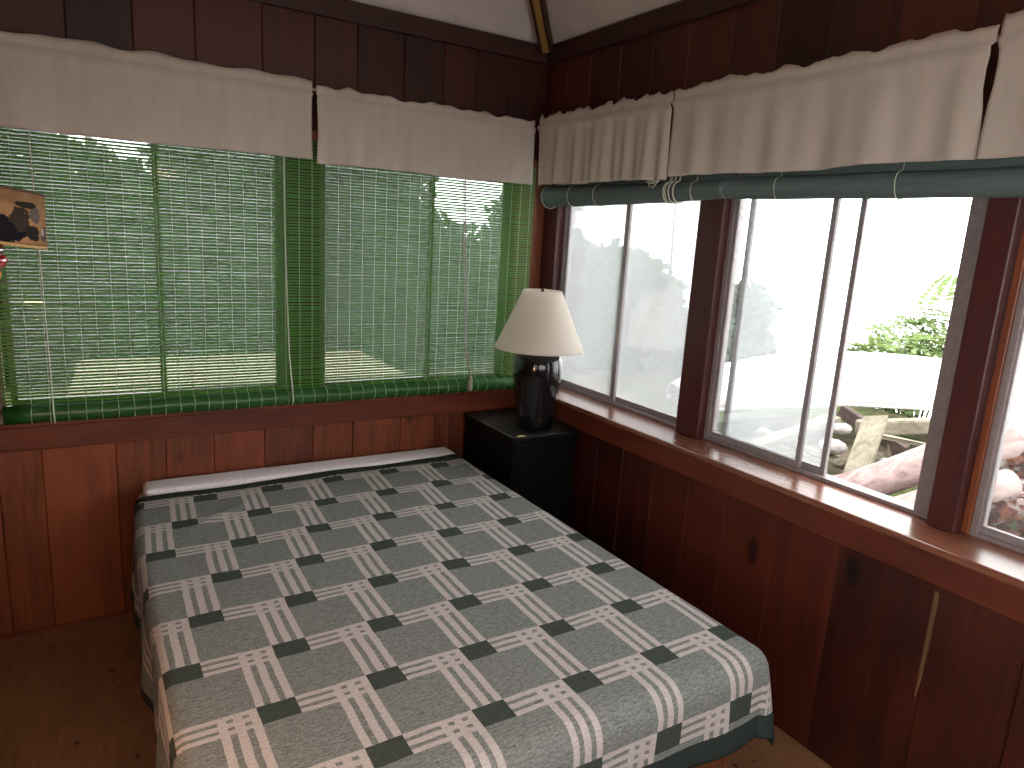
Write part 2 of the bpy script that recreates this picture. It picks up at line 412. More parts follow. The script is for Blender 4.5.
mb.av = .5; mb.box(.10, .24, YF-.1, .10, 0, .84); mb.box(.10, .24, YF-.1, .10, OT, 2.62); mb.box(BP, .12, YF-.1, .10, 2.5, 2.62)
mb.box(BP, .24, YF-.1, -4.02, .84, OT)
mb.cur = 1
zz = [.735,.70,.64,.57,.50,.43,.40]; ww = [.003,.012,.007,.009,.005,.004,.001]
for i in range(6):   # split edge of a board showing bare wood
    y = -2.163; a, b = ww[i], ww[i+1]
    mb.add([(BP-.003,y,zz[i]),(BP-.003,y-a,zz[i]),(BP-.003,y-b,zz[i+1]),(BP-.003,y,zz[i+1]),(BP+.004,y+.004,zz[i]),(BP+.004,y-a-.004,zz[i]),(BP+.004,y-b-.004,zz[i+1]),(BP+.004,y+.004,zz[i+1])],
           [(0,3,2,1),(4,0,1,5),(0,4,7,3),(1,2,6,5)])
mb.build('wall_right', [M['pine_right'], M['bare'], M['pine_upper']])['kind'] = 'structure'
mb = MB(); mb.box(XL-.12, XL, YF-.1, .24, 0, .86); mb.box(XL-.12, XL, YF-.1, .24, 2.02, 2.62)
for a_, b_ in ((YF-.1,-4.15),(-3.24,-3.12),(-2.22,.24)): mb.box(XL-.12, XL, a_, b_, .86, 2.02)
mb.build('wall_left', M['pine_right'])['kind'] = 'structure'
mb = MB(); mb.box(XL-.1, .24, YF-.12, YF, 0, .86); mb.box(XL-.1, .24, YF-.12, YF, 2.02, 2.62)
for a_, b_ in ((XL-.1,-2.25),(-1.28,-1.16),(-.18,.24)): mb.box(a_, b_, YF-.12, YF, .86, 2.02)
mb.build('wall_front', M['pine_back'])['kind'] = 'structure'
mb = MB(); mb.box(XL-.1, .24, YF-.1, .24, -.08, 0); mb.build('floor', M['floor'])['kind'] = 'structure'

# ceiling: four hip slopes rising from the wall tops to a flat crown
mb = MB(); zc, sl, ch = 2.555, .70, .72
x0, x1, y0, y1 = XL-.02, .02, YF-.02, .02
lo = [(x0,y0,zc),(x1,y0,zc),(x1,y1,zc),(x0,y1,zc)]
hi = [(x0+ch,y0+ch,zc+sl*ch),(x1-ch,y0+ch,zc+sl*ch),(x1-ch,y1-ch,zc+sl*ch),(x0+ch,y1-ch,zc+sl*ch)]
T = .06
vs = lo + hi + [(a,b,c_+T) for a,b,c_ in lo] + [(a,b,c_+T) for a,b,c_ in hi]
fs = []
for i in range(4):
    j = (i+1) % 4
    fs += [(i, i+4, j+4, j), (8+i, 8+j, 12+j, 12+i), (i, j, 8+j, 8+i)]
fs += [(4,5,6,7)[::-1], (12,13,14,15)]
mb.add(vs, fs)
mb.build('ceiling', M['ceiling'])['kind'] = 'structure'

# crown boards, rafter
mb = MB(); mb.box(XL, .012, -.012, .012, 2.476, 2.556, .003); mb.build('trim_1', M['crown'])['kind'] = 'structure'
mb = MB(); mb.box(-.012, .012, YF, -.012, 2.476, 2.556, .003); mb.build('trim_2', M['crown'])['kind'] = 'structure'
hip = empty('roof_hip_beam', (-.02,-.02,2.53)); tag(hip, 'yellow-faced hip beam with dark edges rising from the room corner', 'beam', kind='structure')
dv = Vector((-1,-1,sl)).normalized(); n_ = Vector((1,-1,0)).normalized(); dn = dv.cross(n_); dn = dn if dn.z < 0 else -dn
p0 = Vector((-.025,-.025,2.535)); p1 = p0 + dv*1.05
def hipbar(a0, a1, d0, d1, name, m):
    b = MB(); vs = []
    for P in (p0, p1):
        for a, d in ((a0,d0),(a1,d0),(a1,d1),(a0,d1)): vs.append(P + n_*a + dn*d)
    b.add(vs, [(0,1,2,3),(7,6,5,4),(0,4,5,1),(1,5,6,2),(2,6,7,3),(3,7,4,0)])
    b.build(name, m, hip)
hipbar(-.016, .016, -.03, .018, 'beam_face', M['rafter_yellow'])
hipbar(-.029, -.016, -.03, .024, 'edge_strip', M['rafter_dark'])
hipbar(.016, .029, -.03, .024, 'edge_strip', M['rafter_dark'])

# window rails under the sills, sills, posts
mb = MB(); mb.box(XL, .0, -.006, BP, .757, .848, .004); mb.build('trim_3', M['pine_x'])['kind'] = 'structure'
mb = MB(); mb.box(-.006, BP, -1.388, -.008, .757, .848, .004); mb.box(-.007, BP, YF, -1.392, .757, .848, .004); mb.build('trim_4', M['pine_y'])['kind'] = 'structure'
mb = MB(); mb.box(XL, -.02, -.022, .24, .848, SZ, .005); mb.build('trim_5', M['pine_x'])['kind'] = 'structure'
mb = MB(); mb.box(-.022, .24, YF, -.022, .848, SZ, .006); mb.box(-.02, .24, -.022, .24, .848, SZ); mb.build('trim_6', M['sill'])['kind'] = 'structure'
def post(n, x0, x1, y0, y1, m='post'):
    b = MB(); b.box(x0, x1, y0, y1, SZ, OT, .004); b.build('trim_%d' % n, M[m])['kind'] = 'structure'
post(7, -1.213, -1.075, .13, .24)
post(8, .13, .24, -1.105, -.982)
post(9, .13, .24, -2.125, -2.045)
post(10, .13, .24, .008, .24)                       # corner post
post(11, -.050, .128, .13, .24, 'stop')
post(13, .165, .20, -2.150, -2.127, 'stop')
post(14, .13, .24, -3.14, -3.05)
mb = MB()                                          # shoe moulding along the back wall
pr = [(0,0),(-.016,0),(-.015,.006),(-.010,.012),(-.004,.016),(0,.017)]
vs = [(x, BP+d, z) for x in (XL, .0) for d, z in pr]
mb.add(vs, [(i, i+1, 7+i, 6+i) for i in range(5)]+[(0,6,11,5),(0,1,2,3,4,5)[::-1],(6,7,8,9,10,11)])
mb.build('baseboard_back', M['pine_x'])['kind'] = 'structure'

# ------------------------------------------------------------------ windows
def window(n, axis, panes, frame, z0=SZ, z1=OT, label=None, jl=0, jr=0):
    """frame=(a0,a1,d0,d1); panes: list of (a0,a1,depth,stile_lo,stile_hi,glass)"""
    a0, a1, d0, d1 = frame
    w = empty('window_%d' % n, ((a0+a1)/2, (d0+d1)/2, z0) if axis == 'x' else ((d0+d1)/2, (a0+a1)/2, z0)); w['kind'] = 'structure'
    if label: w['label'] = label
    def bx(b, p0, p1, q0, q1, zz0, zz1, bev=.002):
        (b.box(p0, p1, q0, q1, zz0, zz1, bev) if axis == 'x' else b.box(q0, q1, p0, p1, zz0, zz1, bev))
    t = .020
    f = MB()
    bx(f, a0, a0+t, d0, d1, z0, z1); bx(f, a1-t, a1, d0, d1, z0, z1)
    bx(f, a0+t, a1-t, d0, d1, z0, z0+.014); bx(f, a0+t, a1-t, d0, d1, z1-.02, z1)
    if jl: bx(f, a0+t, a0+jl, d0+.004, d1, z0+.014, z1-.02)
    if jr: bx(f, a1-jr, a1-t, d0+.004, d1, z0+.014, z1-.02)
    f.build('window_frame', M['alu'], w)
    for (p0, p1, dep, s0, s1, gm) in panes:
        s = MB(); zz0, zz1 = z0+.014, z1-.02
        bx(s, p0, p0+s0, dep-.008, dep+.008, zz0, zz1); bx(s, p1-s1, p1, dep-.008, dep+.008, zz0, zz1)
        bx(s, p0+s0, p1-s1, dep-.008, dep+.008, zz0, zz0+.024); bx(s, p0+s0, p1-s1, dep-.008, dep+.008, zz1-.025, zz1)
        sash = s.build('sash', M['alu_dark'], w)
        g = MB(); bx(g, p0+s0, p1-s1, dep-.0015, dep+.0015, zz0+.024, zz1-.025, 0)
        g.build('glass_pane', M[gm], sash)
    return w
window(1, 'x', [(-2.262,-1.715,.190,.022,.022,'glass_dusty'), (-1.737,-1.235,.208,.022,.022,'glass_dusty')], (-2.30,-1.213,.17,.225))
window(2, 'x', [(-1.055,-.49,.190,.022,.022,'glass_dusty'), (-.52,-.07,.208,.022,.022,'glass_dusty')], (-1.075,-.05,.17,.225))
window(3, 'y', [(-.935,-.457,.205,.02,.024,'glass_dusty'), (-.505,-.012,.186,.028,.026,'glass_dusty')], (-.982,.062,.17,.225), jr=.070)
window(4, 'y', [(-1.560,-1.122,.186,.020,.018,'glass_haze'), (-1.650,-1.176,.205,.020,.022,'glass_veiled')], (-2.045,-1.105,.17,.225), jl=.064)
window(5, 'y', [(-2.62,-2.155,.186,.022,.022,'glass_clear'), (-3.02,-2.60,.205,.022,.022,'glass_clear')], (-3.05,-2.150,.17,.225))
window(6, 'y', [(-3.6,-3.165,.186,.022,.022,'glass_clear'), (-3.99,-3.58,.205,.022,.022,'glass_clear')], (-4.02,-3.14,.17,.225))

window(7, 'x', [(-2.23,-1.76,YF-.07,.022,.022,'glass_clear'), (-1.78,-1.30,YF-.05,.022,.022,'glass_clear')], (-2.25,-1.28,YF-.09,YF-.03), .86)  # unseen front-wall windows, added to light the curtains and bed
window(8, 'x', [(-1.14,-.66,YF-.07,.022,.022,'glass_clear'), (-.68,-.20,YF-.05,.022,.022,'glass_clear')], (-1.16,-.18,YF-.09,YF-.03), .86)
window(9, 'y', [(-4.13,-3.70,XL-.07,.022,.022,'glass_clear'), (-3.72,-3.26,XL-.05,.022,.022,'glass_clear')], (-4.15,-3.24,XL-.09,XL-.03), .86)  # unseen left-wall windows, added for extra daylight from the left
window(10, 'y', [(-3.10,-2.66,XL-.07,.022,.022,'glass_clear'), (-2.68,-2.24,XL-.05,.022,.022,'glass_clear')], (-3.12,-2.22,XL-.09,XL-.03), .86)
# ------------------------------------------------------------------ green reed blind on the back wall
BY = -.036
bl = empty('reed_blind', (-1.16, BY, SZ)); tag(bl, 'lowered green reed blind covering the back wall windows', 'window blind')
bx0, bx1 = -2.272, -.050
mb = MB(); pitch = .0122; z = .945; i = 0
while z < 1.99:
    hh = .0043; dd = .0016
    segs = 12; vs = []
    zj = random.uniform(-.0008,.0008); tl_ = random.uniform(-.0012,.0012); ph = random.uniform(0,6)
    for k_ in range(segs+1):
        x = bx0 + (bx1-bx0)*k_/segs
        zz_ = z + zj + tl_*(k_/segs-.5) + .0007*math.sin(ph+k_*1.7)
        yy = BY + .004*math.sin(x*2.1+.4) - .010*math.sin((z-.9)/1.1*PI)*0
        for a, b in ((0,hh),(-dd,.4*hh),(-dd,-.4*hh),(0,-hh),(dd,-.4*hh),(dd,.4*hh)):
            vs.append((x, yy+a, zz_+b))
    fs = [(q*6+j, q*6+(j+1)%6, (q+1)*6+(j+1)%6, (q+1)*6+j) for q in range(segs) for j in range(6)]
    fs += [tuple(range(6))[::-1], tuple(range(segs*6, segs*6+6))]
    mb.add(vs, fs); z += pitch; i += 1
mb.build('reed_slats', M['slat'], bl)
RC = (.908, .034)   # roll centre height / radius
mb = MB()
pts = [(bx0 + (bx1-bx0)*q/24, BY-.016+.0*q, RC[0]+.0015*math.sin(q*1.3)) for q in range(25)]
mb.tube(pts, RC[1], 18); mb.build('rolled_bottom', M['roll'], bl)
mb = MB(); mb.box(bx0, bx1, BY-.006, BY+.022, 1.985, 2.025, .003); mb.build('head_rail', M['pine_x'], bl)
xs = -2.187
while xs < -.07:
    mb = MB()
    y0_ = BY - .0030
    pts = [(xs+random.uniform(-.001,.001), y0_+.004*math.sin(xs*2.1+.4), z_) for z_ in (1.985,1.75,1.5,1.25,1.02,.965)]
    for q in range(0, 8):
        a = math.radians(75+q*28)
        pts.append((xs, BY-.016+(RC[1]+.0012)*math.cos(a), RC[0]+(RC[1]+.0012)*math.sin(a)))
    mb.tube(pts, .0014, 4); mb.build('warp_string', M['string'], bl)
    xs += .0545*random.uniform(.93, 1.07)
def cord(pts, r, name='pull_cord', m='cordw', parent=bl):
    b = MB(); b.tube(pts, r, 6); return b.build(name, M[m], parent)
cord([(-2.129,BY-.012,1.96),(-2.126,BY-.014,1.6),(-2.120,BY-.022,1.1),(-2.118,BY-.056,.93),(-2.117,BY-.057,.89),(-2.116,BY-.048,.876)], .0028)
cord([(-1.277,BY-.012,1.96),(-1.272,BY-.014,1.5),(-1.262,BY-.022,1.1),(-1.256,BY-.056,.93),(-1.255,BY-.057,.90),(-1.257,BY-.048,.88)], .0028)
cord([(-.455,BY-.010,1.96),(-.44,BY-.012,1.6),(-.41,BY-.02,1.1),(-.398,BY-.054,.96)], .0026, m='cordg')
kc = cord([(-.449,BY-.012,1.96),(-.432,BY-.014,1.6),(-.402,BY-.023,1.1),(-.392,BY-.056,.96)], .0022, m='cordg')
mb = MB()
mb.tube([(-.397,BY-.058,.966),(-.396,BY-.060,.955),(-.395,BY-.061,.940),(-.396,BY-.061,.925),(-.396,BY-.060,.905),(-.397,BY-.058,.890)], .01, 10, radii=[.004,.010,.011,.007,.009,.011])
mb.tube([(-.400,BY-.060,.945),(-.407,BY-.061,.925),(-.409,BY-.058,.897)], .004, 6); mb.tube([(-.392,BY-.062,.94),(-.386,BY-.062,.92),(-.385,BY-.058,.893)], .004, 6)
mb.build('cord_knot', M['cordg'], kc)

# ------------------------------------------------------------------ rolled up blinds on the right wall
def rolled(name, y0, y1, r, zc_, xc, label, seed, taper=1.0):
    e = empty(name, (xc, (y0+y1)/2, zc_-r)); tag(e, label, 'window blind', 'rolled blinds over the right windows')
    rnd = random.Random(seed)
    mb = MB(); N = 40; vs = []; seg = 26
    for i in range(N+1):
        y = y0+(y1-y0)*i/N
        rr = r*(1+(taper-1)*i/N)*(1+.02*math.sin(i*.9+seed))
        zz_ = zc_ - .006*math.sin(PI*i/N) + (.010*i/N if taper < 1 else 0)
        for k_ in range(seg):
            a = 2*PI*k_/seg; q = rr*(1+.010*((k_ % 2)*2-1))
            vs.append((xc+q*math.cos(a), y, zz_+q*math.sin(a)*.98))
    fs = [(i*seg+k_, i*seg+(k_+1)%seg, (i+1)*seg+(k_+1)%seg, (i+1)*seg+k_) for i in range(N) for k_ in range(seg)]
    # ends: concave spiral faces
    for i, sgn in ((0, 1), (N, -1)):
        y = y0+(y1-y0)*i/N; b0 = len(vs)
        for fr in (.86, .5, .12):
            for k_ in range(seg):
                a = 2*PI*k_/seg; vs.append((xc+r*(taper if sgn<0 else 1)*fr*math.cos(a), y+sgn*(.006 if fr > .5 else .012)*(1 if y1>y0 else -1)*1.0, zc_+(.010 if sgn<0 and taper<1 else 0)+r*(taper if sgn<0 else 1)*fr*math.sin(a)))
        rings = [i*seg, b0, b0+seg, b0+2*seg]
        for q in range(3):
            for k_ in range(seg):
                fs.append((rings[q]+k_, rings[q]+(k_+1)%seg, rings[q+1]+(k_+1)%seg, rings[q+1]+k_))
        fs.append(tuple(rings[3]+k_ for k_ in range(seg)))
    mb.add(vs, fs, True); mb.build('rolled_reeds', M['roll_teal'], e)
    mb = MB(); mb.box(xc-.004, xc+.03, min(y0,y1), max(y0,y1), 1.975, 2.018, .003); mb.build('head_rail', M['post'], e)
    mb = MB(); mb.box(xc+r*.6, xc+r*.6+.004, min(y0,y1)+.02, max(y0,y1)-.02, zc_+r*.5, 1.98); mb.build('reed_slats', M['roll_teal'], e)
    def loop(y, rr=.0020):
        b = MB(); pts = []
        for q in range(15):
            a = math.radians(100+q*20)
            pts.append((xc+(r*(1+(taper-1)*abs((y-y0)/(y1-y0)))*1.035+.001)*math.cos(a), y+.002*math.sin(q), zc_-.004+(.010*abs((y-y0)/(y1-y0)) if taper<1 else 0)+(r*(1+(taper-1)*abs((y-y0)/(y1-y0)))*1.035+.001)*math.sin(a)))
        pts = [(xc-.002, y, 1.975)] + pts; b.tube(pts, rr, 5); b.build('tie_string', M['cordw'], e)
    return e, loop
r1, lp1 = rolled('rolled_blind', -.155, -1.283, .050, 1.846, -.045, 'short dark green reed blind rolled up over the corner window, round end showing', 1, .68)
for y in (-.172, -.375, -.56, -1.13): lp1(y, .0016)
for y in (-.990, -1.000, -1.018, -1.042): lp1(y, .0030)
mb = MB()
for dy, dz in ((0,.012),(.02,0),(.035,.015)):
    mb.tube([(-.100,-.985,1.895),(-.104,-.965+dy*.6,1.862+dz),(-.103,-.945+dy,1.872+dz),(-.101,-.955+dy,1.888),(-.100,-.985,1.897)], .0022, 5)
mb.build('cord_loop', M['cordw'], r1)
r2, lp2 = rolled('rolled_blind', -1.294, -3.30, .037, 1.856, -.045, 'long blue-green reed blind rolled up over the middle and right windows', 4)
for y in (-1.5, -1.9, -2.4): lp2(y, .0014)

# ------------------------------------------------------------------ valances (sheer cotton, rod pocket, ruffled top)
def valance(axis, a0, a1, label, seed, ztop=2.205, zrod=2.165, zbot=1.900, depth=-.075, amp=.010, ruff=.012, left_open=0.0, right_open=0.0, freq=1.0, hemdip=0, slit=1.05):
    rnd = random.Random(seed); L = abs(a1-a0); n = int(L/.008); rows = [0,.35,.7,1,1.35,2,3,4.5,6,8,9.6,10]
    zs = []
    for q in rows:
        if q <= 1: zs.append(('t', q))
        else: zs.append(('b', (q-1)/9))
    vs = []; ph = [rnd.uniform(0,6.28) for _ in range(8)]
    for i in range(n+1):
        f = i/n; a = a0+(a1-a0)*f; s = L*f*freq
        ru = ruff*(.5*math.sin(s*31+ph[0]+1.5*math.sin(s*9+ph[1]))+.35*math.sin(s*67+ph[2])+.25*math.sin(s*13+ph[3])+.3*max(0,math.sin(s*140+ph[6]))*(ruff>.012))
        fold = 1.6*amp*(.55*math.sin(s*38+ph[4]+2*math.sin(s*5))+.30*math.sin(s*71+ph[5])+.4*math.sin(s*16+ph[7]))
        for typ, q in zs:
            aa = a
            if typ == 't':
                z = (ztop+ru)*(1-q)+zrod*q; d = depth-.004*math.sin(q*PI)+ru*.5*(1-q)
            else:
                z = zrod+(zbot-zrod)*q + .003*math.sin(s*9+ph[2])*q + hemdip*math.exp(-((f-.77)/.13)**4)*q
                d = depth-.013*math.sin(min(q*9,1)*PI)*(q<.12)+fold*(.25+.75*q)*min(1,q*4)-.004
                op = max(0, math.sin(min(1,q*slit)*PI))**.7
                aa = a + (1-min(1,f/.05))*left_open*op*(1 if a1>a0 else -1) - (1-min(1,(1-f)/.05))*right_open*op*(1 if a1>a0 else -1)
            vs.append((aa, d, z) if axis == 'x' else (d, aa, z))
    m = len(zs)
    fs = [(i*m+j, (i+1)*m+j, (i+1)*m+j+1, i*m+j+1) for i in range(n) for j in range(m-1)]
    b = MB(); b.add(vs, fs, True); o = b.build('valance', M['valance'])
    sm = o.modifiers.new('solid', 'SOLIDIFY'); sm.thickness = .0012; sm.offset = 0
    tag(o, label, 'curtain', 'sheer valances on the window rods'); return o
valance('x', XL+.015, -1.168, 'wide cream valance above the left half of the green blind', 3, 2.212, 2.170, 1.905, -.070, .005, .010, right_open=.004, freq=.55)
valance('x', -1.152, -.095, 'cream valance above the right half of the green blind', 5, 2.196, 2.165, 1.896, -.070, .008, .011, left_open=.006)
valance('y', -.140, -1.030, 'short ruffled white valance above the corner window', 8, 2.203, 2.168, 1.892, -.112, .010, .016, right_open=.004, freq=1.3, slit=1.7)
valance('y', -1.034, -2.112, 'long white valance above the middle window, slit at its right end', 9, 2.207, 2.170, 1.898, -.112, .009, .013, hemdip=.003, left_open=.004, right_open=.012, freq=.8, slit=1.7)
valance('y', -2.118, -3.20, 'valance cut off by the right edge of the photo', 12, 2.222, 2.180, 1.903, -.112, .009, .014, left_open=.008, slit=1.7)
def rod(p, q, label, bx):
    b = MB(); b.tube([p, q], .006, 10); o = b.build('curtain_rod', M['rod']) if False else None
    e = empty('curtain_rod', p); tag(e, label, 'curtain rod', 'rods carrying the valances')
    b.build('rod_bar', M['rod'], e)
    for s_ in bx:
        m_ = MB()
        c_ = Vector(p).lerp(Vector(q), s_)
        w_ = Vector((c_.x, BP, c_.z)) if abs(p[0]-q[0]) > abs(p[1]-q[1]) else Vector((BP, c_.y, c_.z))
        m_.beam(c_, w_, .010, .016); m_.build('bracket', M['rod'], e)
    return e
rod((XL+.012,-.054,2.181), (-.10,-.054,2.181), 'thin rod through the cream valances on the back wall', (.03,.53,.97))
rod((-.092,-.125,2.183), (-.092,-3.21,2.183), 'thin rod through the white valances on the right wall', (.02,.3,.65,.98))

# ------------------------------------------------------------------ bed frame, mattress, blanket
bf = empty('bed_frame', (-1.17,-1.02,0)); tag(bf, 'low brown wooden bed frame under the patterned blanket', 'bed frame')
mb = MB(); mb.box(-1.835,-1.805,-1.95,-.06,.20,.36,.004); mb.build('side_rail', M['bed_wood'], bf)
mb = MB(); mb.box(-.535,-.505,-1.95,-.06,.20,.36,.004); mb.build('side_rail', M['bed_wood'], bf)
mb = MB(); mb.box(-1.805,-.535,-1.95,-1.92,.20,.36,.004); mb.build('foot_rail', M['bed_wood'], bf)
mb = MB(); mb.box(-1.805,-.535,-.09,-.06,.20,.36,.004); mb.build('head_rail', M['bed_wood'], bf)
mb = MB()
for i in range(12): mb.box(-1.805,-.535,-1.88+i*.155,-1.80+i*.155,.335,.355)
mb.build('slats', M['bed_wood'], bf)
for x, y in ((-1.80,-1.91),(-.54,-1.91),(-1.80,-.10),(-.54,-.10)):
    mb = MB(); mb.box(x-.03,x+.03,y-.03,y+.03,0,.20,.004); mb.build('leg', M['bed_wood'], bf)

def rbox(x0,x1,y0,y1,z0,z1,r,seg=5):
    bm = bmesh.new(); bmesh.ops.create_cube(bm, size=1)
    for v_ in bm.verts: v_.co = Vector(((x0+x1)/2+v_.co.x*(x1-x0),(y0+y1)/2+v_.co.y*(y1-y0),(z0+z1)/2+v_.co.z*(z1-z0)))
    bmesh.ops.bevel(bm, geom=bm.edges[:], offset=r, segments=seg, profile=.5, affect='EDGES'); return bm
mt = empty('mattress', (-1.17,-1.0,.36)); tag(mt, 'white mattress with its pale quilted pad showing at the head of the bed', 'mattress')
mb = MB(); mb.from_bm(rbox(-1.868,-.468,-1.992,-.028,.362,.570,.05), True); mb.build('mattress_body', M['mattress'], mt)
mb = MB(); mb.from_bm(rbox(-1.842,-.480,-1.97,-.06,.545,.576,.014), True); mb.from_bm(rbox(-1.842,-.480,-.155,-.022,.548,.594,.018), True); mb.build('quilted_pad', M['quilt'], mt)

U0, U1, V0, V1 = -2.165, -.185, .165, 2.235
EX0, EX1, EY, R_ = -1.905, -.452, 2.022, .060
RL = .028
ZT = .588
def edge(a, R_=.060):
    q = R_*PI/2
    if a <= 0: return a, 0
    if a < q: return R_*math.sin(a/R_), R_*(1-math.cos(a/R_))
    return R_, R_+(a-q)
def drape(u, v):
    a = 0; sx_ = 0
    taper = -.035*max(0, 1-(v-.1)/.6)**1.5            # narrower at the head, left side
    ex0 = EX0 - taper
    if u > EX1-R_: a = u-(EX1-R_); sx_ = 1; bx_ = EX1-R_
    elif u < ex0+RL: a = (ex0+RL)-u; sx_ = -1; bx_ = ex0+RL
    b = max(0, v-(EY-R_))
    x, y, z = u, -v, ZT
    if a > 0 and b > 0:
        d = max(a, b); an = math.atan2(b, a); rr_ = RL if sx_ < 0 else R_; rr_ = rr_+(R_-rr_)*an/(PI/2); off, dr = edge(d, rr_)
        fr = max(0, dr-.05)/.22
        off += (.048*math.sin(2*an)+.003*math.sin(6*an))*min(1, fr)
        x = bx_+sx_*off*math.cos(an); y = -(EY-R_)-off*math.sin(an); z = ZT-dr
    elif a > 0:
        off, dr = edge(a, RL if sx_ < 0 else R_); fr = min(1, max(0, dr-.04)/.2)
        off += fr*(.010*math.sin(v*13+1)+.006*math.sin(v*31)+.008)
        x = bx_+sx_*off; z = ZT-dr
    elif b > 0:
        off, dr = edge(b); fr = min(1, max(0, dr-.05)/.2)
        off += fr*(.008*math.sin(u*11+2)+.004*math.sin(u*27)+.004)
        y = -(EY-R_)-off; z = ZT-dr
    w = 0.0035*mnoise.noise((u*3.2, v*2.6, .3))+.0016*mnoise.noise((u*9, v*5, 2.1))
    # two soft wrinkles near the head, one ridge to the right
    for (ax, ay, bx2, by2, h, wd) in ((-1.75,.60,-1.50,.40,.007,.022),(-.86,.30,-.70,.55,.008,.03),(-1.05,.62,-.80,.80,.005,.03)):
        dx, dy = bx2-ax, by2-ay; L2 = dx*dx+dy*dy; tt = max(0, min(1, ((u-ax)*dx+(v-ay)*dy)/L2))
        ds = math.hypot(u-ax-dx*tt, v-ay-dy*tt); w += h*math.exp(-(ds/wd)**2)*math.sin(PI*(.15+.7*tt))
    if v < .2: w += .003*math.sin(u*9)
    z += max(w, -.0015)+.002
    return x, y, z
NU, NV = 170, 180
vs = []; uvs = []
for j in range(NV+1):
    for i in range(NU+1):
        u_ = U0+(U1-U0)*i/NU
        v0_ = V0 + (.045 - .050*(u_-EX0)/(EX1-EX0)) + .005*math.sin(u_*7)+.003*math.sin(u_*19)
        v_ = v0_+(V1-v0_)*j/NV
        vs.append(drape(u_, v_)); uvs.append((u_ - .068*max(0, 1-v_/1.25)**1.5, v_ - (v0_-V0)*(1-j/NV)*.75))
fs = [(j*(NU+1)+i, (j+1)*(NU+1)+i, (j+1)*(NU+1)+i+1, j*(NU+1)+i+1) for j in range(NV) for i in range(NU)]
mb = MB(); mb.add(vs, fs, True); bk = mb.build('blanket', M['blanket'])
ul = bk.data.uv_layers.new(name='UVMap')
for lp in bk.data.loops: ul.data[lp.index].uv = uvs[lp.vertex_index]
sm = bk.modifiers.new('solid', 'SOLIDIFY'); sm.thickness = .005; sm.offset = -.2
tag(bk, 'grey and green blanket woven with white triple stripes covering the bed', 'blanket')

# ------------------------------------------------------------------ nightstand, lamp, paper scrap
ns = empty('nightstand', (-.193,-.255,0)); tag(ns, 'black nightstand box in the corner under the table lamp', 'nightstand')
nx0, nx1, ny0, ny1, nz = -.378, -.008, -.498, -.012, .755
mb = MB(); mb.box(nx0+.008, nx1-.008, ny0+.012, ny1, .05, nz-.022, .003); mb.build('body', M['black_paint'], ns)
mb = MB(); mb.box(nx0, nx1, ny0, ny1, nz-.022, nz, .004); mb.build('top', M['black_top'], ns)
mb = MB(); mb.box(nx0+.02, nx1-.02, ny0+.03, ny1-.01, 0, .05); mb.build('plinth', M['black_paint'], ns)
mb = MB(); mb.box(nx0+.016, nx1-.016, ny0, ny0+.012, .065, nz-.034, .003); mb.build('front_panel', M['black_paint'], ns)

LX, LY, LZ = -.170, -.345, nz
tl_ = empty('table_lamp', (LX,LY,LZ)); tag(tl_, 'table lamp with black glazed jar base and cream cone shade', 'lamp')
mb = MB(); mb.lathe([(0,0),(.080,0),(.086,.004),(.090,.02),(.096,.07),(.105,.14),(.113,.20),(.117,.26),(.117,.305),(.112,.335),(.100,.354),(.080,.364),(.064,.368),(.062,.374),(.066,.380),(.064,.384),(0,.384)], (LX,LY,LZ), 56)
mb.build('jar_base', M['black_gloss'], tl_)
mb = MB(); mb.lathe([(0,.382),(.020,.382),(.020,.392),(.012,.395),(.012,.402),(.017,.404),(.017,.445),(0,.445)], (LX,LY,LZ), 20); mb.build('socket', M['brass'], tl_)
mb = MB(); pr = [(.012,.445),(.016,.452),(.029,.475),(.033,.505),(.026,.532),(.010,.546),(0,.547)]; mb.lathe(pr, (LX,LY,LZ), 20)
mb.build('bulb', simple('frosted_bulb', C4(.8,.8,.78), .3), tl_)
mb = MB()
hp = [(.016,.400),(.045,.40),(.060,.45),(.058,.53),(.04,.60),(.012,.640),(0,.645)]
mb.tube([(LX+r_, LY, LZ+z_) for r_, z_ in hp]+[(LX-r_, LY, LZ+z_) for r_, z_ in hp[::-1][1:]], .0018, 6); mb.build('harp', M['brass'], tl_)
mb = MB()
zb, zt_, rb, rt = .380, .655, .211, .090
prof = [(rb,zb),(rb+.0015,zb+.004),(rb-.001,zb+.010)]+[(rb+(rt-rb)*q/12, zb+(zt_-zb)*q/12) for q in range(1,13)]
inn = [(r_-.0022, z_) for r_, z_ in prof[::-1]]
mb.lathe(prof+inn, (LX,LY,LZ), 64, closed=True)
shd = mb.build('lamp_shade', M['shade'], tl_)
mb = MB()
for q in range(3):
    a = q*2*PI/3+.4; mb.tube([(LX,LY,LZ+.645),(LX+(rt-.002)*math.cos(a),LY+(rt-.002)*math.sin(a),LZ+.650)], .0015, 5)
mb.build('shade_spider', M['brass'], tl_)
mb = MB(); mb.lathe([(0,.645),(.010,.645),(.011,.650),(.006,.654),(.009,.659),(.007,.665),(0,.667)], (LX,LY,LZ), 16); mb.build('finial', simple('dark_bronze', C4(.10,.06,.03), .4, .5, .8), tl_)
mb = MB(); P = (-.345,-.490)
mb.add([(P[0],P[1],nz+.001),(P[0]+.040,P[1]+.003,nz+.001),(P[0]+.038,P[1]+.021,nz+.001),(P[0]-.002,P[1]+.018,nz+.001),(P[0],P[1],nz+.002),(P[0]+.040,P[1]+.003,nz+.0035),(P[0]+.038,P[1]+.021,nz+.0025),(P[0]-.002,P[1]+.018,nz+.002)],
       [(0,3,2,1),(4,5,6,7),(0,1,5,4),(1,2,6,5),(2,3,7,6),(3,0,4,7)])
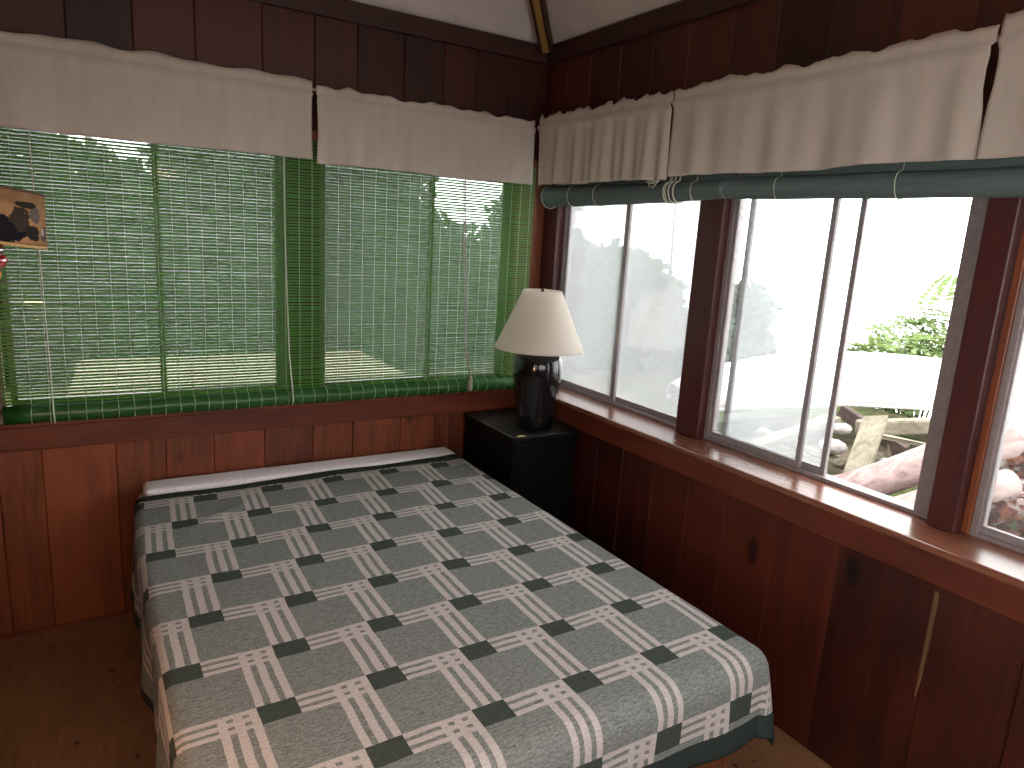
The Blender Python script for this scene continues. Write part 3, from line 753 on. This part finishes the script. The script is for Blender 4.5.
tag(mb.build('paper_scrap', M['paper']), 'small yellowed paper scrap on the front edge of the black nightstand', 'paper')

# ------------------------------------------------------------------ wall sconce at the left edge
SX, SY = -2.153, -1.30
scn = empty('wall_sconce', (XL, SY, 1.45)); tag(scn, 'wall sconce with painted parchment shade at the left edge', 'wall lamp')
til = Matrix.Translation((SX,SY,1.575)) @ Matrix.Rotation(math.radians(6), 4, 'Y') @ Matrix.Rotation(math.radians(-3), 4, 'X')
def tlathe(name, prof, m, closed=False, seg=40, keep=False):
    b = MB(); b.lathe(prof, (0,0,0), seg, closed)
    if keep:
        me_o = b.build(name, m, None, origin=(0,0,0)); me_o.parent = scn
        me_o.matrix_parent_inverse = Matrix.Identity(4)
        me_o.matrix_local = Matrix.Translation(-Vector(scn.location)) @ til
        return me_o
    b.v = [tuple(til @ Vector(v_)) for v_ in b.v]; return b.build(name, m, scn)
pr = [(.090,0),(.081,.107)]
tlathe('lamp_shade', pr+[(r_-.002,z_) for r_, z_ in pr[::-1]], M['parchment'], True, 48, True)
tlathe('shade_rim', [(.0915,-.002),(.0915,.004),(.087,.004),(.087,-.002)], simple('gold_rim_tape', C4(.42,.28,.12), .6), True, 48)
tlathe('shade_rim', [(.0825,.104),(.0825,.109),(.078,.109),(.078,.104)], simple('brown_rim_tape', C4(.06,.03,.02), .6), True, 48)
tlathe('socket', [(0,.045),(.014,.045),(.016,.03),(.016,-.006),(.020,-.010),(.020,-.018),(0,-.018)], M['chrome'])
tlathe('red_glass_ball', [(0,-.016),(.012,-.017),(.022,-.024),(.026,-.034),(.022,-.044),(.013,-.051),(0,-.052)], M['red_glass'])
tlathe('amber_glass_cup', [(0,-.051),(.012,-.052),(.016,-.060),(.014,-.070),(.008,-.076),(0,-.077)], M['amber_glass'])
mb = MB(); c_ = til @ Vector((0,0,-.074)); mb.tube([c_, (c_.x-.02,SY,1.475),(c_.x-.08,SY,1.455),(c_.x-.17,SY,1.47),(XL+.02,SY,1.50)], .006, 10); mb.build('arm', M['brass'], scn)
mb = MB(); mb.tube([(XL,SY,1.50),(XL+.012,SY,1.50),(XL+.022,SY,1.50)], .04, 24, radii=[.045,.045,.02]); mb.build('wall_plate', M['brass'], scn)

# ------------------------------------------------------------------ outdoors
def sm_(a, b, x):
    t_ = max(0, min(1, (x-a)/(b-a))); return t_*t_*(3-2*t_)
def gz(x, y):
    bank = .78*sm_(.45,1.3,x)*sm_(2.6,1.0,y) - 3.2*sm_(3.7,8.5,x)*sm_(5.5,2.0,y)
    return -.42+.08*mnoise.noise((x*.5,y*.5,0))+bank
mb = MB(); N = 90
gx0, gx1, gy0, gy1 = -9, 9, -9, 14
for i in range(N+1):
    for j in range(N+1):
        x = gx0+(gx1-gx0)*i/N; y = gy0+(gy1-gy0)*j/N
        mb.v.append((x, y, gz(x, y)))
for i in range(N):
    for j in range(N):
        a = i*(N+1)+j; mb.f.append((a, a+N+1, a+N+2, a+1)); mb.mi.append(0); mb.smooth.append(True); mb.attr.append(0)
mb.build('ground', M['ground'])['kind'] = 'structure'

def leaf(mb, p, size, rnd):
    d = Vector((rnd.gauss(0,1), rnd.gauss(0,1), rnd.gauss(-.2,.6))).normalized()
    s = d.orthogonal().normalized(); s = (Matrix.Rotation(rnd.uniform(0,6.28),3,d) @ s)
    n = d.cross(s); w = size*.38
    mb.add([p, p+d*size*.5+s*w+n*size*.08, p+d*size, p+d*size*.5-s*w+n*size*.08], [(0,1,2),(0,2,3)])
def tree(name, base, blobs, n, size, lm, label, seed, trunk_r=.12, group=None, cat='tree'):
    rnd = random.Random(seed); base = Vector(base)
    e = empty(name, base); tag(e, label, cat, group)
    mb = MB(); tot = sum(b[3]*b[4]*b[5] for b in blobs)
    for (cx, cy, cz, rx, ry, rz) in blobs:
        k_ = int(n*rx*ry*rz/tot)
        for _ in range(k_):
            while True:
                q = Vector((rnd.uniform(-1,1),rnd.uniform(-1,1),rnd.uniform(-1,1)))
                if q.length < 1 and (q.length > .45 or rnd.random() < .4): break
            leaf(mb, Vector((cx+q.x*rx, cy+q.y*ry, cz+q.z*rz)), size*rnd.uniform(.6,1.3), rnd)
    mb.build('crown', M[lm], e)
    mb = MB(); top = Vector(blobs[0][:3])
    pts = [base+(top-base)*t_+Vector((.05*math.sin(t_*5+seed),.05*math.cos(t_*4),0)) for t_ in (0,.15,.35,.6,.85,1)]
    mb.tube(pts, trunk_r, 10, radii=[trunk_r*1.3,trunk_r*1.05,trunk_r,trunk_r*.75,trunk_r*.5,trunk_r*.3])
    for b in blobs[1:]:
        mb.tube([pts[2], (pts[2]+Vector(b[:3]))*.5+Vector((0,0,.1)), Vector(b[:3])], .05, 6, radii=[trunk_r*.5,trunk_r*.35,trunk_r*.15])
    mb.build('trunk', M['bark'], e)
    return e
# trees behind the back wall, seen through the blind save the last one
tree('tree', (-3.0,7.3,-.4), [(-3.0,7.3,.8,1.25,.9,1.45),(-3.15,7.3,2.4,1.1,.8,.9),(-3.0,7.2,-.1,1.15,.8,.7)], 5600, .24, 'leaf_dark', 'dark leafy tree behind the left end of the green blind', 21)
tree('tree', (-.7,7.0,-.4), [(-.7,7.0,.9,1.30,.9,1.3),(-.2,7.0,2.4,.95,.8,1.0),(-.7,6.9,.1,1.25,.8,.8)], 6000, .24, 'leaf_mid', 'green tree behind the middle of the left blind half', 22)
tree('tree', (2.0,7.3,-.4), [(2.0,7.3,.7,1.30,.9,1.25),(1.75,7.3,2.3,1.0,.8,.9),(2.0,7.2,.0,1.25,.8,.8)], 5600, .23, 'leaf_dark', 'dark tree under a ragged sky gap behind the right blind half', 23)
tree('tree', (4.6,7.6,-.4), [(4.6,7.6,.7,1.20,.9,1.2),(5.1,7.6,2.4,.6,.7,.8),(4.6,7.5,-.1,1.15,.8,.7)], 4600, .23, 'leaf_mid', 'green tree behind the right end of the blind beside the corner', 24)
for i, (x_, h_, lb) in enumerate(((-4.6,2.6,'farther tree filling the gaps at the far left of the blind'),(-1.5,2.3,'farther tree below the bright sky patch left of the blind mullion'),(.35,2.7,'farther tree behind the centre of the left blind half'),(1.9,2.5,'farther tree behind the start of the right blind half'),(4.4,1.75,'farther tree below the speckled sky gap left of the pull cord knot'),(6.9,2.2,'farther tree behind the blind edge next to the room corner'))):
    tree('tree', (x_,10.6,-.4), [(x_,10.6,h_-1.1,1.30,.8,1.3),(x_+.2,10.6,h_*.4-.2,1.25,.8,1.0),(x_-.4,10.6,h_-.15,.7,.6,.6)], 3600, .30, 'leaf_mid' if i % 2 else 'leaf_dark', lb, 60+i, .13)
tree('tree', (-5.8,7.2,-.4), [(-5.8,7.2,.9,1.3,.9,1.5),(-5.7,7.2,2.5,1.0,.8,1.0),(-5.8,7.1,-.1,1.2,.8,.7)], 4200, .25, 'leaf_mid', 'unseen tree past the far left end of the blind, added to block a sky reflection', 29)  # out of view, added to keep bright sky out of the corner pane's reflection
# pale deck seen low through the blind
dk = MB()
for i in range(12):
    y = 3.95+i*.135; dk.av = random.uniform(.2,1); dk.box(-2.15+.01*i, 1.0, y, y+.125, .06, .10, .004)
dk.av = .5
for x in (-2.05,-.6,.9): dk.box(x-.05,x+.05,4.0,5.5,-.04,.06); dk.box(x-.05,x+.05,4.05,4.15,-.5,-.04); dk.box(x-.05,x+.05,5.3,5.4,-.5,-.04)
tag(dk.build('wooden_deck', M['deck']), 'pale wooden deck outside, seen low through the green blind', 'deck')
# tree beyond the corner window, and one behind the boat
tree('tree', (6.0,6.6,-1.2), [(5.9,6.5,.25,1.4,1.3,1.35),(5.2,7.0,.9,1.1,1.1,.85),(4.9,6.6,.1,1.2,.9,1.5),(7.0,5.8,-.5,1.1,1.0,1.0),(6.5,6.1,-1.0,1.6,1.1,.7)], 19000, .24, 'leaf_hazy', 'hazy grey-green tree filling the corner window', 31, .15)
tree('tree', (8.0,5.2,-1.2), [(7.8,5.2,.15,.55,.6,1.0),(7.6,5.1,-.6,.7,.6,.6)], 3200, .20, 'leaf_grey', 'faint narrow tree at the left of the middle window', 32, .10)
# shrub with feathery bright leaves behind the boat
def shrub(name, base, tips, lm, label, seed):
    rnd = random.Random(seed); base = Vector(base); e = empty(name, base); tag(e, label, 'shrub')
    lf = MB(); st = MB()
    for tip in tips:
        tip = Vector(tip); mid = (base+tip)*.5+Vector((0,0,.18)); 
        pts = [base, (base+mid)*.5+Vector((0,0,.06)), mid, tip]; st.tube(pts, .01, 5, radii=[.016,.012,.008,.003])
        for q in range(15):
            t_ = .35+0.65*q/14; p = mid.lerp(tip, (t_-.35)/.65) if t_ > .35 else mid
            fd = Vector((rnd.gauss(0,1),rnd.gauss(0,1),rnd.gauss(.05,.35))).normalized(); Lf = rnd.uniform(.28,.5)
            sd = fd.cross(Vector((0,0,1))).normalized()
            for k_ in range(9):                 # paired leaflets along a drooping rachis
                a = k_/8; c_ = p+fd*Lf*a+Vector((0,0,-.12*a*a))
                for sg in (-1,1):
                    d = (sd*sg+fd*.45+Vector((0,0,rnd.uniform(-.35,.15)))).normalized(); ll = .11*(1-.5*a)*rnd.uniform(.8,1.2)
                    w = fd*.026
                    lf.add([c_, c_+d*ll*.5+w, c_+d*ll, c_+d*ll*.5-w], [(0,1,2),(0,2,3)])
    lf.build('foliage', M[lm], e); st.build('stems', M['bark'], e)
tips = [at(px,py,dp) for px,py,dp in ((862,345,6.4),(880,322,6.6),(905,318,6.5),(925,312,6.7),(942,300,6.5),(955,318,6.4),(898,342,6.2),(930,340,6.2),(948,345,6.3),(875,352,6.3),(965,335,6.6),(915,355,6.2),(852,352,6.3),(868,338,6.5),(892,328,6.6),(912,330,6.4),(938,318,6.5),(925,298,6.8),(905,348,6.1),(885,350,6.2),(935,352,6.1))]
shrub('leafy_shrub', (4.6,.35,-.42), tips, 'leaf_bright', 'bright green feathery shrub behind the overturned white boat', 41)

# overturned white boat on the lumber
ba, bb = at(690,424,4.8), at(1120,402,4.9)
bdir = Vector((bb.x-ba.x, bb.y-ba.y, 0)); BL = bdir.length; bdir.normalize(); bn = Vector((-bdir.y, bdir.x, 0))
bt = empty('overturned_boat', ((ba.x+bb.x)/2,(ba.y+bb.y)/2,.62)); tag(bt, 'white boat lying overturned on the lumber outside the middle window', 'boat')
mb = MB(); NS, NR = 28, 14; vs = []
def hull(sc_=1.0):
    out = []
    for i in range(NS+1):
        f = i/NS; g = (math.sin(PI*(.06+.90*f)))**.45
        c_ = Vector((ba.x,ba.y,0))+bdir*BL*f+bn*.40
        zb_ = .50+.17*min(1,f/.35)**.7-.0*f; hz_ = .235*g*sc_+.02
        for k_ in range(NR+1):
            a = PI*k_/NR
            cx_, sx__ = math.cos(a), math.sin(a)
            off = -math.copysign(abs(cx_)**.6, cx_)*.46*g*sc_; z_ = zb_+hz_*abs(sx__)**.75
            p = c_+bn*off; out.append((p.x,p.y,z_))
    return out
vs = hull(); m_ = NR+1
mb.add(vs, [(i*m_+k_, (i+1)*m_+k_, (i+1)*m_+k_+1, i*m_+k_+1) for i in range(NS) for k_ in range(NR)], True)
ho = mb.build('hull', M['boat'], bt); sm = ho.modifiers.new('solid','SOLIDIFY'); sm.thickness = .02; sm.offset = 1
mb = MB(); mb.tube([vs[i*m_] for i in range(NS+1)], .022, 8); mb.tube([vs[i*m_+NR] for i in range(NS+1)], .022, 8); mb.build('gunwale', M['boat'], bt)

def lumber(name, pts, w, h, m, label, roll=0, group='weathered lumber in the outdoor pile', cat='lumber'):
    p, q = [at(*x) for x in pts]
    b = MB(); b.beam(p, q, w, h, roll, bev=min(w,h)*.12, jit=.006)
    tag(b.build(name, M[m]), label, cat, group)
def log(pts, r, m, label):
    p, q = [at(*x) for x in pts]; b = MB(); n = 7
    b.tube([p.lerp(q, i/(n-1))+Vector((0,0,.012*math.sin(i*1.9))) for i in range(n)], r, 14, radii=[r*(1+.05*math.sin(i*2.3)) for i in range(n)])
    tag(b.build('log', M[m]), label, 'log', 'logs in the outdoor pile')
lumber('lumber_plank', ((846,505,3.74),(876,418,4.12)), .125, .05, 'weathered', 'thick weathered plank leaning diagonally in the lumber pile', .3)
lumber('lumber_beam', ((858,428,4.3),(985,424,4.3)), .07, .09, 'weathered', 'grey beam lying level just below the white boat')
lumber('lumber_beam', ((842,410,4.5),(905,452,4.2)), .06, .08, 'lumber_dark', 'dark brown board slanting down behind the leaning plank')
lumber('lumber_plank', ((880,436,4.1),(960,452,4.05)), .05, .02, 'weathered', 'thin pale board below the level grey beam')
lumber('lumber_beam', ((838,470,4.36),(960,462,4.22)), .08, .10, 'lumber_dark', 'dark board lying low between the plank and the log')
lumber('lumber_plank', ((745,450,4.2),(835,418,4.5)), .10, .03, 'weathered', 'pale board seen through the hazy pane left of the leaning plank')
lumber('lumber_plank', ((760,430,4.6),(840,462,4.15)), .07, .03, 'weathered', 'board crossing low in the hazy pane under the boat')
lumber('lumber_plank', ((735,475,3.9),(822,472,4.0)), .10, .04, 'weathered', 'level board at the bottom of the hazy pane')
lumber('lumber_post', ((889,437,4.28),(892,500,4.22)), .045, .045, 'weathered', 'short grey upright stake under the level beam')
log(((770,512,3.45),(1010,438,3.6)), .085, 'weathered_pink', 'pinkish grey log slanting across the middle window above the sill')
log(((820,530,3.2),(1010,482,3.3)), .07, 'weathered_pink', 'lower log in front of the pinkish grey log')
log(((965,520,3.4),(1100,478,3.6)), .07, 'weathered_pink', 'log low in the right-hand window')
lumber('lumber_plank', ((985,432,4.4),(1120,462,4.2)), .08, .04, 'weathered', 'plank behind the stones in the right-hand window')
def stone(px, py, dp, r, label, seed):
    rnd = random.Random(seed); bm = bmesh.new(); bmesh.ops.create_icosphere(bm, subdivisions=2, radius=r)
    c_ = at(px,py,dp)
    for v_ in bm.verts: v_.co = Vector((v_.co.x*1.3, v_.co.y, v_.co.z*.6))*(1+.25*mnoise.noise(v_.co*6/ (r*10)+Vector((seed,0,0))))+c_
    b = MB(); b.from_bm(bm); tag(b.build('stone', M['stone']), label, 'stone', 'pale stones by the lumber')
stone(842,428,4.3,.06,'pale stone beside the top of the leaning plank',1)
stone(832,447,4.2,.075,'flat pale stone left of the leaning plank',2)
stone(1004,462,3.9,.09,'upper white stone in the right-hand window',3)
stone(1018,486,3.75,.065,'lower white stone in the right-hand window',4)
stone(886,462,4.0,.035,'small stone at the foot of the upright stake',5)
# leaf litter, fence mesh
rnd = random.Random(5); mb = MB()
for _ in range(260):
    c_ = at(rnd.uniform(985,1075), rnd.uniform(486,545), rnd.uniform(3.2,3.7)); leaf(mb, c_, .07, rnd)
for _ in range(120):
    c_ = at(rnd.uniform(1004,1050), rnd.uniform(455,490), rnd.uniform(3.7,3.9)); leaf(mb, c_, .07, rnd)
tag(mb.build('leaf_litter', M['leaflitter']), 'red dead leaves among stones in the right-hand window', 'leaves', kind='stuff')
fn = empty('wire_fence', at(1040,452,5.2)); tag(fn, 'wire mesh fence under the boat end in the right-hand window', 'fence')
a_, b_ = at(992,400,5.2), at(1130,400,5.2); mb = MB()
zt2, zb2 = a_.z+.02, a_.z-.75
for i in range(46):
    p = a_.lerp(b_, i/45); mb.tube([(p.x,p.y,zt2),(p.x,p.y,zb2)], .003, 4)
for i in range(12):
    z_ = zt2+(zb2-zt2)*i/11; mb.tube([(a_.x,a_.y,z_),(b_.x,b_.y,z_)], .003, 4)
mb.build('wire_mesh', M['wire'], fn)
for p in (a_, b_):
    mb = MB(); mb.tube([(p.x,p.y,-.5),(p.x,p.y,zt2+.04)], .03, 8); mb.build('fence_post', M['weathered'], fn)
# cord hanging outside the corner window
def onx(px, py, X):
    d = CF + CR*((px-512)/FPX) - CU*((py-384)/FPX); return CAM + d*((X-CAM.x)/d.x)
hp_ = [Vector((.262, onx(672,238,.262).y, 2.10))]+[onx(px,py,.262) for px,py in ((673,225),(672,245),(671,262),(669,280),(667,300),(664,318))]
mb = MB(); mb.tube(hp_, .0035, 6, radii=[.006]*4+[.009,.006,.009]); mb.beam((.235,hp_[0].y,2.10),(.268,hp_[0].y,2.10),.012,.012)
tag(mb.build('hanging_cord', simple('dark_weathered_cord', C4(.12,.11,.10), .9)), 'thin dark cord hanging outside the corner window', 'cord')

# ------------------------------------------------------------------ light: overcast sky through the windows, one warm room lamp behind the camera
w = bpy.data.worlds.new('overcast_sky'); sc.world = w; w.use_nodes = True
bg = w.node_tree.nodes['Background']; bg.inputs[0].default_value = (1.0, .995, .975, 1); bg.inputs[1].default_value = 5.0
def lamp(loc, e, r, c_):
    l = bpy.data.lights.new('room_lamp', 'POINT'); l.energy = e; l.shadow_soft_size = r; l.color = c_
    o = col(bpy.data.objects.new('room_lamp', l)); o.location = loc; return o
lamp((-2.28,-2.2,.98), 14.0, .07, (1.0,.55,.28))
lamp((-1.3,-3.9,2.0), 9, .12, (1.0,.62,.42))

sc.view_settings.view_transform = 'Standard'; sc.view_settings.look = 'None'
sc.view_settings.exposure = 0.4; sc.view_settings.gamma = 1.0; sc.view_settings.use_curve_mapping = False
